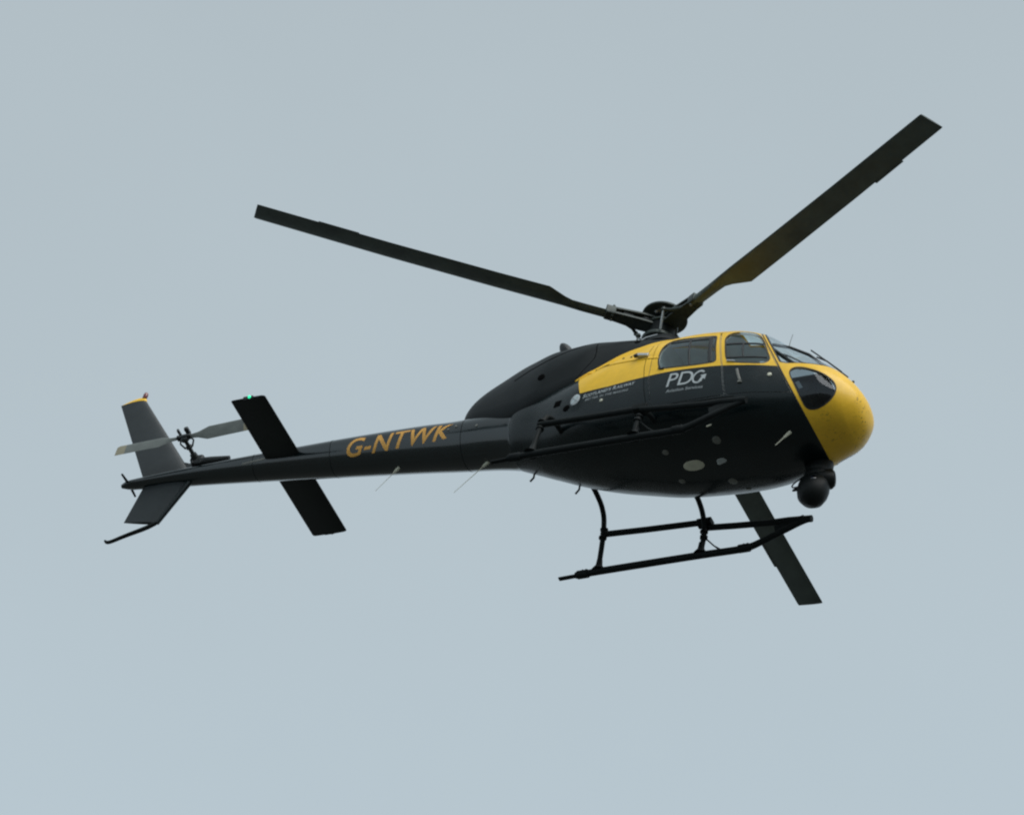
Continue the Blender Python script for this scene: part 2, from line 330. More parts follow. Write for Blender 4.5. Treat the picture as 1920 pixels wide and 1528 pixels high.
def ribbon(pts, width, off=.003, th=.006, fn=side_pt, step=.02, **k):
    pts = np.asarray(pts, float); seg = np.linalg.norm(np.diff(pts, axis=0), axis=1); L = np.concatenate([[0], np.cumsum(seg)])
    q = np.linspace(0, L[-1], max(3, int(L[-1]/step)+1)); P = []; NN = []
    for s in q:
        a = np.interp(s, L, pts[:, 0]); b = np.interp(s, L, pts[:, 1]); h = fn(a, b, **k)
        if h is not None: P.append(h[0]); NN.append(h[1])
    P = np.array(P); NN = np.array(NN); t = np.gradient(P, axis=0); t /= np.linalg.norm(t, axis=1, keepdims=True)+1e-9
    s_ = np.cross(t, NN); s_ /= np.linalg.norm(s_, axis=1, keepdims=True)
    G = np.stack([P+s_*width/2+NN*(off-th), P+s_*width/2*.9+NN*off, P-s_*width/2*.9+NN*off, P-s_*width/2+NN*(off-th)], 1)
    return grid_mesh(G)
def patch(poly, fn=side_pt, off=.004, rings=4, **k):
    poly = np.asarray(poly, float); c = poly.mean(0); n = len(poly); G = []; NN = []
    for r in list(np.linspace(.02, 1, rings)) + [1.0]:
        P = c + (poly-c)*r; row = []
        for i, p in enumerate(P):
            h = fn(p[0], p[1], **k); o_ = -.01 if (len(G) == rings) else off
            row.append(h[0] + h[1]*o_)
        G.append(row)
    return grid_mesh(np.array(G), caps=True)
def disc2(cx, cz, rx, rz=None, n=24): 
    a = np.linspace(0, 2*np.pi, n, endpoint=False); return np.stack([cx+rx*np.cos(a), cz+(rz or rx)*np.sin(a)], 1)

# ------------------------------------------------------------------ paint division and panels
H1 = np.array([(-.60, 1.41), (-.1, 1.345), (.4, 1.325), (.7, 1.325), (1.1, 1.308), (1.4, 1.292), (1.8, 1.255), (2.3, 1.238)])
def belt(M):       # splits a panel into (yellow, dark) along the belt line
    V = M[0]; d = np.maximum(np.interp(V[:, 0], H1[:, 0], H1[:, 1]) - V[:, 2], (-.533 - .35*(V[:, 2]-1.403)) - V[:, 0])
    return clip(M, d)
def two(M): y, k = belt(M); return [(y, M_YEL), (k, M_DARK)]
GAP = .0045
BOOM, FUS = clip(SK, SK[0][:, 0] + 1.655)
NOSE, MAIN = clip(FUS, 2.88 - FUS[0][:, 0] - .53*FUS[0][:, 2])
# nose shell: windshield and chin windows
WS = [(2.222, 1.335), (2.30, 1.318), (2.46, 1.345), (2.67, 1.358), (2.78, 1.40), (2.83, 1.55), (2.83, 2.6), (1.545, 2.6)]
CH = chaikin([(2.375, 1.115), (2.386, 1.195), (2.44, 1.232), (2.528, 1.23), (2.677, 1.182), (2.802, 1.112), (2.895, 1.035), (2.932, .952), (2.925, .868), (2.88, .79), (2.81, .728), (2.714, .680), (2.634, .662), (2.592, .672), (2.56, .73), (2.485, .893)], 2)
FW = chaikin([(1.535, 1.43), (1.475, 1.67), (1.432, 1.835), (1.435, 1.94), (1.465, 1.99), (1.52, 2.025), (1.59, 2.04), (1.66, 2.03), (1.73, 2.0), (1.80, 1.94), (1.885, 1.80), (1.94, 1.69), (2.04, 1.465), (2.075, 1.385), (2.07, 1.335), (2.035, 1.302), (1.94, 1.292), (1.795, 1.305), (1.66, 1.328), (1.57, 1.362)], 2)
RW = chaikin([(.636, 1.43), (.596, 1.56), (.58, 1.70), (.582, 1.82), (.605, 1.92), (.66, 1.985), (.76, 1.995), (.99, 1.965), (1.235, 1.945), (1.268, 1.925), (1.33, 1.64), (1.388, 1.40), (1.366, 1.376), (1.174, 1.372), (1.01, 1.378), (.72, 1.41)], 1)
def window(M, poly, fr=.020, name='window', parts=None, gm=M_GLASS, inset=-.008):
    """cut a window out of M: returns rest, frame ring, pane (both sides of the hull)"""
    pane, rest = clip(M, poly_sdf(XZ(M), poly)); ring, rest = clip(rest, poly_sdf(XZ(rest), poly) - fr)
    return rest, ring, pane
def rim(ring, up=.005, dn=-.02):  # raised rubber profile from a surface ring
    return join(shift(ring, up))
nose, ws_ring, ws_pane = window(NOSE, WS, .016)
nose, ch_ring, ch_pane = window(nose, CH, .014)
nz_ = obj('nose_shell', [(nose, M_YELN)], label='yellow rounded nose with insect splashes')
a, b = clip(ws_pane, .022 - np.abs(ws_pane[0][:, 1])); post_m = b   # a: |y|>.022
wsr = obj('windshield', (shift(a, -.004), M_GLASSW))
obj('windshield_frame', (shift(ws_ring, .003), M_RUB), wsr); obj('centre_post', (shift(post_m, .003), M_RUB), wsr)
for M_, r_ in zip(ysplit(ch_pane), ysplit(ch_ring)):
    o = obj('chin_window', (shift(M_, -.008), M_GLASSD)); obj('window_frame', (shift(r_, .003), M_RUB), o)

# front doors (starboard and port), sliding rear doors
RFW = lambda M: np.maximum(np.maximum(np.abs(M[0][:, 0]-1.55)-.15, np.abs(np.abs(M[0][:, 1])-.30)-.17), 2.0-M[0][:, 2])
rw_, MAIN = clip(MAIN, RFW(MAIN))
FD = [(1.295, 2.075), (1.762, 2.075), (2.428, .82), (1.61, .80), (1.518, 1.235), (1.335, 1.945)]
RD = [(.46, 2.075), (1.285, 2.075), (1.322, 1.945), (1.505, 1.235), (1.597, .80), (.60, .80), (.50, 1.30)]
main = MAIN
fdoor, main = clip(main, poly_sdf(XZ(main), FD) + GAP); _, main = clip(main, poly_sdf(XZ(main), FD) - GAP*.6)
rdoor, main = clip(main, poly_sdf(XZ(main), RD) + GAP); _, main = clip(main, poly_sdf(XZ(main), RD) - GAP*.6)
fuse = obj('fuselage', two(main), label='dark fuselage with a yellow upper band and pale fittings under the belly')
q_ = clip(FUS, 2.872 - FUS[0][:, 0] - .53*FUS[0][:, 2])[0]; q_ = clip(q_, q_[0][:, 0] + .53*q_[0][:, 2] - 2.888)[0]
obj('door_post_seal', (shift(q_, .0015), M_RUB), fuse)
fd, fw_ring, fw_pane = window(fdoor, FW, .017)
rd, rw_ring, rw_pane = window(rdoor, RW, .020)
for k, s in enumerate((-1, 1)):
    obj('roof_window', (shift(ysplit(rw_)[k], -.004), M_GLASSW), fuse)
    d = obj('front_door', two(ysplit(fd)[k]))
    obj('window_pane', (shift(ysplit(fw_pane)[k], -.008), M_GLASS), d); obj('window_frame', (shift(ysplit(fw_ring)[k], .004), M_RUB), d)
    obj('window_bar', (ribbon([(1.470, 1.708), (1.70, 1.705), (1.938, 1.697)], .030, off=.000, th=.014, side=s), M_RUB), d)
    obj('window_bar', (ribbon([(1.532, 1.425), (1.75, 1.412), (2.05, 1.405)], .024, off=.000, th=.014, side=s), M_RUB), d)
    obj('window_bar', (ribbon([(1.690, 1.69), (1.715, 1.55), (1.748, 1.42)], .022, off=.001, th=.014, side=s), M_RUB), d)
    obj('door_handle', [(ribbon([(1.715, 1.185), (1.74, 1.10), (1.785, .985)], .035, off=.016, th=.018, side=s), M_PALE2), (ribbon([(1.76, .965), (1.81, .962)], .028, off=.02, th=.02, side=s), M_PALE2)], d)
    p = side_pt(2.136, 1.082, s); obj('door_lock', (lathe([(0, -.01), (.030, -.01), (.030, .008), (.022, .014), (0, .014)], 18, p[0], p[1]), M_PALE), d)
    p = side_pt(1.585, 1.352, s); obj('window_latch', (ribbon([(1.555, 1.352), (1.66, 1.33)], .022, off=.02, th=.03, side=s), M_ALU), d)
    d = obj('sliding_door', two(ysplit(rd)[k]))
    obj('window_pane', (shift(ysplit(rw_pane)[k], -.008), M_GLASS), d); obj('window_frame', (shift(ysplit(rw_ring)[k], .004), M_RUB), d)
    obj('window_bar', (ribbon([(.925, 1.965), (.985, 1.65), (1.045, 1.383)], .026, off=.002, th=.014, side=s), M_RUB), d)
    obj('window_bar', (ribbon([(1.203, 1.94), (1.262, 1.66), (1.318, 1.385)], .055, off=.0, th=.014, side=s), M_RUB), d)
    obj('window_bar', (ribbon([(.66, 1.945), (.93, 1.92), (1.22, 1.89)], .03, off=.0, th=.014, side=s), M_RUB), d)
    obj('door_stop', (ribbon([(.618, 1.425), (.655, 1.40), (.70, 1.398)], .024, off=.016, th=.02, side=s), M_RUB), d)
    rl = obj('door_rail', (ribbon([(-.60, 1.945), (-.50, 1.955), (-.19, 1.83), (.037, 1.765), (.323, 1.70), (.575, 1.635)], .022, off=.007, th=.02, side=s), M_YEL), fuse)
    obj('rail_slot', (ribbon([(-.50, 1.985), (-.36, 1.912), (-.22, 1.850)], .032, off=.010, th=.012, side=s), M_HOLE), fuse)
    p = side_pt(.33, 1.745, s); obj('door_roller', [(box(p[0]+p[1]*.02, (.17, .05, .05), frame((1, 0, -.2), p[1])), M_ALU), (lathe([(0, 0), (.03, 0), (.03, .03), (0, .03)], 16, p[0]+p[1]*.02+np.array([-.09, 0, 0]), p[1]), M_RUB)], fuse)
    p = side_pt(.558, .815, s); obj('door_guide', (box(p[0]+p[1]*.012, (.055, .03, .02), frame((1, 0, 0), p[1])), M_ALU), fuse)
    obj('drip_rail', (ribbon([(-1.10, 1.15), (-.7, 1.062), (-.12, .925), (.44, .842), (.80, .79), (1.30, .772), (1.72, .77)], .014, off=.006, th=.012, side=s), M_GEAR), fuse)
    obj('cooling_vent', (patch([(-.935, 1.35), (-.835, 1.335), (-.82, 1.425), (-.92, 1.445)], off=.006, side=s), M_HOLE), fuse)
    obj('cooling_vent', (patch(disc2(-.71, 1.235, .05, .045), off=.005, side=s), M_HOLE), fuse)
    obj('fuel_cap', (patch(disc2(-.155, 1.13, .022), off=.008, side=s, rings=3), M_PALE), fuse)
    for x_ in (-.02, -.34, .12): obj('panel_latch', (patch(disc2(x_, 1.90 if x_ < 0 else 1.845, .016), off=.006, side=s, rings=3), M_RUB), fuse)
    # panel joints aft of the sliding door
    obj('panel_seam', (ribbon([(.40, 1.98), (.385, 1.72), (.40, 1.50), (.47, 1.1), (.54, .82)], .008, off=.001, th=.004, side=s), M_HOLE), fuse)

# cabin interior
lin = clip(FUS, .45 - FUS[0][:, 0])[0]; lin = clip(lin, lin[0][:, 0] - 3.05)[0]
_, lin = clip(lin, RFW(lin))
for pl, gr in ((WS, .0), (CH, .01), (FW, .012), (RW, .012)): _, lin = clip(lin, poly_sdf(XZ(lin), pl) - gr)
lin2 = shift(lin, -.035); lin2 = (lin2[0], -lin2[1], lin2[2][:, ::-1].copy())
cab = obj('cabin_interior', (lin2, M_LINER), label='dim grey cabin lining seen through the side windows')
bx = loft(BODY, np.array([.455, .47]), 60); bx[:, :, 1] *= .95; bx[:, :, 2] = 1.4 + (bx[:, :, 2]-1.4)*.95
obj('bulkhead', (grid_mesh(bx), M_LINER), cab)
obj('cabin_floor', (box((1.32, 0, .80), (1.7, 1.36, .03)), M_LINER), cab)
for (x_, y_) in ((1.65, -.40), (1.65, .40), (.72, -.45), (.72, .0), (.72, .45)):
    obj('seat', [(box((x_, y_, 1.02), (.46, .42, .14), bev=.35), M_SEAT), (box((x_-.24, y_, 1.33), (.12, .42, .62), bev=.4), M_SEAT)], cab)
obj('instrument_panel', [(box((2.42, .0, 1.14), (.22, .90, .22), bev=.2), M_RUB), (box((2.45, .0, 1.25), (.58, .98, .04), bev=.4), M_RUB)], cab)
q0 = side_pt(2.505, .955, -1, BS)
obj('pale_strip', (box(q0[0]-q0[1]*.04, (.15, .050, .006), frame((.50, 0, -.86), q0[1]), bev=.2), M_WHITE), cab)  # plain white strip set just inside the starboard chin window

# ------------------------------------------------------------------ engine cowling
CUTC = np.array([(-.80, 1.6), (-.80, 1.80), (-.714, 1.926), (-.667, 2.022), (-.614, 2.112), (-.565, 2.228), (-.572, 2.351), (-.625, 2.562), (-.68, 2.9)])
xc = np.interp(CW[0][:, 2], CUTC[:, 1], CUTC[:, 0]); rear, front = clip(CW, CW[0][:, 0] - xc + .005)
_, front = clip(front, front[0][:, 0] - np.interp(front[0][:, 2], CUTC[:, 1], CUTC[:, 0]) - .005)
ec = obj('engine_cowling', (rear, M_COWL))
TOP = np.array([(-.76, 1.86), (-.67, 1.915), (-.496, 2.035), (-.372, 2.126), (-.248, 2.217), (-.121, 2.289), (.009, 2.343), (.137, 2.401), (.267, 2.44), (.45, 2.475), (.7, 2.50), (1.1, 2.50)])
_, front = clip(front, np.maximum(.30 - front[0][:, 0], front[0][:, 2] - 2.24))
yl, dk = clip(front, front[0][:, 2] - np.interp(front[0][:, 0], TOP[:, 0], TOP[:, 1]))
obj('transmission_cowling', [(dk, M_COWL), (yl, M_YEL)], label='dark cowling under the rotor mast with yellow lower edge')
for s in (-1, 1):
    obj('cowling_crease', (ribbon([(-1.72, 2.17), (-1.535, 2.275), (-1.384, 2.32), (-1.243, 2.38), (-1.094, 2.475), (-.958, 2.535), (-.80, 2.60)], .012, off=.004, th=.012, side=s, tree=BC), M_HOLE), ec)
    obj('intake_hole', (patch(disc2(-1.26, 2.015, .05, .055), side=s, off=.006), M_HOLE), ec)
    obj('cowling_hole', (patch(disc2(-.07, 2.50, .04, .035), side=s, off=.006), M_HOLE), ec)
    # cowling skirt lying on the fuselage shoulder
# exhaust scoop: oblique cup on the far shoulder of the cowling
cup = [(.075, -.02), (.098, .10), (.105, .16), (.096, .165), (.085, .10), (.05, .02)]
ax = np.array([-.55, -.25, .80]); obj('exhaust_pipe', (lathe([(.075, -.10), (.075, 0), (.064, .055), (.042, .10), (.016, .128), (0, .132)], 24, (-1.20, -.20, 2.78), ax), M_METAL), ec)

# ------------------------------------------------------------------ tail boom
boom = obj('tail_boom', (BOOM, M_GLOSS))
sx = np.linspace(-6.25, -2.35, 40); zt_ = np.interp(sx, [b_[0] for b_ in BODY], [b_[1] for b_ in BODY]); cv = []
for x_, z_ in zip(sx, zt_):
    k_ = min(1, (x_+6.25)/.25, (-2.35-x_)/.15+.3); hw = np.interp(x_, [-6.25, -2.35], [.062, .105])*(.35+.65*k_); hh = np.interp(x_, [-6.25, -2.35], [.045, .062])*(.15+.85*k_)
    aa = np.linspace(0, np.pi, 15); cv.append(np.stack([np.full(15, x_), hw*np.sign(np.cos(aa))*np.abs(np.cos(aa))**.8, z_ - .014 + hh*np.sin(aa)**.8], 1))
    cv[-1] = np.vstack([cv[-1], [[x_, -hw, z_-.06], [x_, hw, z_-.06]]])
obj('drive_shaft_cover', (grid_mesh(np.array(cv)), M_GLOSS), boom)
for x_ in (-5.45, -4.30, -2.38):
    ys = loft(BODY, np.array([x_-.004, x_+.004]), 60); c_ = ys.mean((0, 1)); ys[:, :, 1:] = c_[1:] + (ys[:, :, 1:]-c_[1:])*1.006
    obj('boom_frame_seam', (grid_mesh(ys, caps=False), M_GEAR), boom)
obj('boom_joint', (ribbon([(-1.64, 1.18), (-1.655, 1.30), (-1.655, 1.46)], .012, off=.002, th=.006), M_DARK), boom)
for (x_, z_) in ((-2.464, 1.612), (-2.573, 1.584), (-2.16, 1.55)): obj('boom_rivet_cover', (patch(disc2(x_, z_, .018), off=.008, rings=3), M_PALE2), boom)
obj('warning_strip', (ribbon([(-5.60, 1.752), (-5.27, 1.752)], .03, off=.003, th=.005), M_PALE2), boom)
def whip(name, base, tip, r, par, foot=.02, m=M_PALE):
    base, tip = np.array(base), np.array(tip); d = tip-base; L = np.linalg.norm(d)
    o = obj(name, [(tube([base - d/L*.02, base + d/L*.05, base+d/L*.09], [foot, foot*.75, r*1.6], 10), m), (tube([base+d/L*.08, tip], [r, r*.6], 6), m)], par); return o
whip('whip_antenna', (-3.35, -.03, 1.325), (-3.599, -.03, .99), .0045, boom, .024)
whip('whip_antenna', (-2.058, -.03, 1.16), (-2.443, -.03, .72), .0055, boom, .026)

# fins
def fin(rootL, rootT, tipL, tipT, t0, t1, n=3):
    f = np.linspace(0, 1, n)[:, None]; L = np.array(rootL)*(1-f)+np.array(tipL)*f; T_ = np.array(rootT)*(1-f)+np.array(tipT)*f
    return wing([(L[i], T_[i], t0+(t1-t0)*f[i, 0], (0, 1, 0)) for i in range(n)])
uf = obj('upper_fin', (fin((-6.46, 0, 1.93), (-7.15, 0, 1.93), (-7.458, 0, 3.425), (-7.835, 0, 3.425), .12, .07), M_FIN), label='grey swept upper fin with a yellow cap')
capm = wing([((-7.455, 0, 3.422), (-7.838, 0, 3.422), .074, (0, 1, 0)), ((-7.455, 0, 3.442), (-7.80, 0, 3.440), .074, (0, 1, 0)), ((-7.475, 0, 3.482), (-7.735, 0, 3.470), .055, (0, 1, 0)), ((-7.52, 0, 3.502), (-7.66, 0, 3.495), .02, (0, 1, 0))])
obj('fin_cap', (capm, M_YEL), uf)
obj('beacon_light', (lathe([(0, 0), (.032, 0), (.030, .05), (.034, .055), (.028, .095), (.012, .115), (0, .118)], 18, (-7.505, 0, 3.475), (.12, 0, 1)), M_RED), uf)
obj('fin_fillet', (fin((-6.05, 0, 1.93), (-6.62, 0, 1.93), (-6.50, 0, 2.085), (-6.66, 0, 2.16), .10, .05), M_FIN), uf)
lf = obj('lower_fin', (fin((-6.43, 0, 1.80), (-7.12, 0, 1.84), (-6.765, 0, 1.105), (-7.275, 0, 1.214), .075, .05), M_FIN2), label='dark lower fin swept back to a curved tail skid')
obj('fin_edge', (tube([(-6.43, 0, 1.80), (-6.765, 0, 1.105)], [.042, .03], 10), M_DARK), lf)
obj('tail_skid', (tube([(-6.70, 0, 1.23), (-6.765, 0, 1.115), (-6.92, 0, 1.048), (-7.196, 0, .972), (-7.39, 0, .905), (-7.45, 0, .905), (-7.485, 0, .945)], [.012, .026, .030, .026, .024, .024, .014], 10, smooth=1), M_GEAR), lf)
obj('tail_bumper_rod', (tube([(-7.35, -.225, 1.885), (-7.35, 0, 1.90), (-7.35, .19, 1.872)], [.014, .02, .014], 8), M_GEAR), boom)
# stabilizer: one half each side, inverted section
for s in (-1, 1):
    L0, T0 = (-4.755, s*.12, 1.742), (-5.25, s*.12, 1.742)
    secs = [(L0, T0, .075, (0, 0, 1)), ((-4.755, s*1.262, 1.740), (-5.245, s*1.262, 1.744), .065, (0, 0, 1)), ((-4.765, s*1.280, 1.741), (-5.235, s*1.280, 1.744), .035, (0, 0, 1)), ((-4.79, s*1.292, 1.742), (-5.215, s*1.288, 1.744), .010, (0, 0, 1))]
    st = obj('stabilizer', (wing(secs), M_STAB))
    obj('position_light', [(lathe([(0, -.02), (.022, -.02), (.022, .010), (.016, .022), (.0, .028)], 16, (-4.975, s*1.282, 1.752), (0, s, .0)), M_GREEN if s < 0 else M_RED)], st, label='lit green position light on the near tip' if s < 0 else 'small unlit position light on the far tip')
    obj('light_base', (box((-5.00, s*1.272, 1.752), (.14, .03, .055), bev=.3), M_METAL), st)
# tail rotor, starboard side
gb = obj('tail_gearbox', [(box((-6.33, -.085, 2.02), (.17, .14, .15), bev=.3), M_METAL), (tube([(-6.35, -.05, 2.03), (-6.37, -.20, 2.065)], [.065, .045], 14), M_METAL), (tube([(-6.26, -.10, 2.0), (-6.12, -.11, 1.985), (-5.86, -.11, 1.975)], [.055, .05, .028], 12), M_METAL), (tube([(-6.37, -.14, 1.95), (-6.40, -.15, 2.0), (-6.40, -.16, 2.08)], [.02, .022, .012], 8), M_METAL)])
tr = obj('tail_rotor', [(tube([(-6.365, -.15, 2.055), (-6.39, -.50, 2.115)], [.028, .024], 12), M_METAL), (lathe([(0, 0), (.055, 0), (.06, .03), (.05, .06), (0, .065)], 18, (-6.38, -.42, 2.105), (0, -1, .1)), M_METAL), (box((-6.385, -.46, 2.12), (.20, .05, .075), frame((.96, 0, .06), (0, -1, 0)), bev=.3), M_METAL)])
obj('pitch_change_spider', [(lathe([(0, 0), (.045, 0), (.045, .025), (0, .025)], 16, (-6.375, -.30, 2.08), (0, -1, .1)), M_METAL), (tube([(-6.42, -.31, 2.06), (-6.47, -.38, 2.09), (-6.44, -.45, 2.12)], .012, 8), M_METAL), (tube([(-6.33, -.31, 2.09), (-6.29, -.38, 2.13), (-6.32, -.46, 2.14)], .012, 8), M_METAL)], tr)
obj('balance_weight', [(box((-6.46, -.485, 2.19), (.03, .05, .11), frame((.9, 0, .3), (0, -1, 0)), bev=.3), M_METAL), (box((-6.345, -.485, 2.20), (.055, .05, .12), frame((.95, 0, .2), (0, -1, 0)), bev=.3), M_METAL)], tr)
hub = np.array([-6.385, -.455, 2.12])
for s in (-1, 1):
    u = np.array([.9975*s, 0, .055*s]) if s > 0 else np.array([-1, 0, -.035]); u /= np.linalg.norm(u); v = np.array([0, .18*(-s), 1.]); v -= u*(v@u); v /= np.linalg.norm(v); nn = np.cross(u, v)
    def sec(r, a, b, t): c = hub + u*r; return (c + v*a, c - v*b, t, nn)
    secs = [sec(.10, .03, .03, .035), sec(.20, .045, .045, .028), sec(.30, .085, .085, .022), sec(.34, .10, .10, .020), sec(.85, .10, .10, .014)]
    tipm = [sec(.85, .10, .10, .014), sec(.95, .10, .10, .012), sec(.985, .08, .10, .008)]
    tb_ = obj('tail_rotor_blade', (wing(secs, 10), M_TBLADE), tr)
    tipo = obj('blade_tip', (wing(tipm, 10), M_TTIP), tr)

# ------------------------------------------------------------------ main rotor
HUB = np.array([0, 0, 3.12])
tips = [np.array(q) for q in ((-4.35, -3.116, 3.101), (4.644, -2.646, 3.136), (-0.039, 5.344, 3.195))]
TWIST = ((10, 13), (1, -5), (0, -3))   # blade pitch at root and tip, degrees
mast = obj('rotor_mast', [(lathe([(.22, 2.66), (.20, 2.74), (.185, 2.80), (.175, 2.93), (.16, 3.02), (.18, 3.10), (.16, 3.14)], 28), M_GEAR)])
obj('swashplate', (lathe([(.10, 2.80), (.22, 2.80), (.235, 2.82), (.235, 2.86), (.20, 2.885), (.10, 2.885)], 30), M_HUB), mast)
obj('mast_fairing', (lathe([(.36, 2.55), (.32, 2.655), (.26, 2.69), (.15, 2.70)], 30, (.16, 0, 0)), M_COWL), mast)
star_p = []
hb = obj('rotor_hub', [(lathe([(.09, 3.08), (.19, 3.09), (.20, 3.12), (.17, 3.15), (.12, 3.19), (.10, 3.24)], 28), M_HUB)])
ab = obj('vibration_absorber', (lathe([(.10, 3.255), (.285, 3.262), (.297, 3.275), (.292, 3.30), (.20, 3.325), (.05, 3.335)], 40), M_HUB), hb)
for k in range(6): a_ = k*math.pi/3+.3; obj('absorber_bolt', (lathe([(0, 0), (.022, 0), (.022, -.018), (0, -.018)][::-1], 10, (.17*math.cos(a_), .17*math.sin(a_), 3.262)), M_ALU), hb)
obj('absorber_plate', (box((.02, -.16, 3.255), (.07, .07, .012)), M_PALE2), hb)
links_drawn = []
for k, tp in enumerate(tips):
    u = tp - HUB; Rr = np.linalg.norm(u); u /= Rr; up = np.array([0, 0, 1.]); v0 = np.cross(up, u); v0 /= np.linalg.norm(v0); n0 = np.cross(u, v0)   # v0 = trailing side
    def at(r, c, h, tw=0):
        v = v0*math.cos(tw) - n0*math.sin(tw); n_ = n0*math.cos(tw) + v0*math.sin(tw); return HUB + u*r + v*c + n_*h, v, n_
    bl = []
    for r, le, te, th in ((.66, .072, .072, .11), (1.05, .074, .078, .10), (1.20, .080, .085, .075), (1.30, .085, .125, .06), (1.52, .09, .26, .048), (2.2, .09, .26, .044), (3.6, .09, .26, .040), (5.20, .09, .26, .036), (Rr-.03, .09, .26, .034), (Rr, .085, .255, .02)):
        tw = R(np.interp(r, [.6, 1.2, 5.3], [TWIST[k][0], TWIST[k][0], TWIST[k][1]])); bend =   .035*math.sin(math.pi*(r/Rr))
        A, v, n_ = at(r, -le, 0, tw); B_, _, _ = at(r, te, 0, tw); A = A - up*bend; B_ = B_ - up*bend; bl.append((A, B_, th, n_))
    bo = obj('rotor_blade', (wing(bl, 12), M_BLADE))
    tabs = []
    for (r0, r1) in ((4.02, 4.285), (4.285, 4.55)):
        s_ = []
        for r in (r0, r1):
            tw = R(np.interp(r, [.6, 1.2, 5.3], [TWIST[k][0], TWIST[k][0], TWIST[k][1]])); bend = .035*math.sin(math.pi*(r/Rr)); P, v, n_ = at(r, .255, 0, tw); s_.append((P-up*bend, P-up*bend+v*.028, .008, n_))
        obj('trim_tab', (wing(s_, 6), M_BLADE), bo)
    P, v, n_ = at(.30, 0, 0, 0)
    # sleeve: an upper and a lower flange, elastomer blocks and horn
    sl = []
    for h in (.052, -.052):
        s_ = []
        for r, wd in ((.13, .10), (.30, .105), (.60, .085), (.74, .075)):
            q, v, n_ = at(r, 0, h*(1 if r < .5 else .8)); s_.append(np.array([q - v*wd - n_*.012, q - v*wd + n_*.012, q + v*wd + n_*.012, q + v*wd - n_*.012]))
        sl.append(flat(grid_mesh(np.array(s_))))
    s1 = obj('blade_sleeve', (join(*sl), M_HUB), hb)
    fr_ = frame(u, n0)
    obj('elastomer_bearing', [(lathe([(.05, -.045), (.085, -.02), (.085, .02), (.05, .045)], 18, at(.23, 0, 0)[0], n0), M_RUB), (box(at(.46, 0, 0)[0], (.13, .13, .085), fr_, bev=.2), M_RUB)], hb)
    obj('star_arm', (tube([at(.05, 0, 0)[0], at(.25, 0, 0)[0], at(.55, 0, 0)[0]], [.07, .055, .04], 10), M_HUB), hb)
    obj('blade_pin', [(tube([at(.66, s*.04, -.085)[0], at(.66, s*.04, .10)[0]], .018, 10), M_ALU if s < 0 else M_HUB) for s in (-1, 1)] + [(tube([at(.66, -.04, .10)[0], at(.66, -.02, .135)[0], at(.66, .03, .135)[0], at(.66, .05, .10)[0]], .007, 6), M_ALU), (box(at(.69, 0, 0)[0], (.13, .17, .13), fr_, bev=.2), M_HUB)], hb)
    hp = at(.30, -.21, -.03)[0]; obj('pitch_horn', (tube([at(.50, -.06, -.03)[0], at(.36, -.13, -.03)[0], hp], [.03, .026, .02], 10), M_HUB), hb)
    ang = math.atan2(hp[1], hp[0]); lo = np.array([.215*math.cos(ang), .215*math.sin(ang), 2.85])
    obj('pitch_link', [(tube([lo, lo*.5+hp*.5, hp], [.012, .016, .012], 10), M_ALU), (lathe([(0, -.02), (.026, -.02), (.026, .02), (0, .02)], 12, hp, (0, 0, 1)), M_HUB), (lathe([(0, -.02), (.026, -.02), (.026, .02), (0, .02)], 12, lo, (0, 0, 1)), M_HUB)], hb)
obj('mast_sensor', [(tube([(-.16, -.27, 2.60), (-.16, -.27, 2.74)], .012, 8), M_HUB), (box((-.16, -.27, 2.75), (.06, .05, .045), bev=.3), M_HUB)], mast)
obj('cowling_grip', (tube([(-.10, -.26, 2.66), (-.05, -.25, 2.705), (.10, -.24, 2.735)], .014, 8), M_ALU), mast)

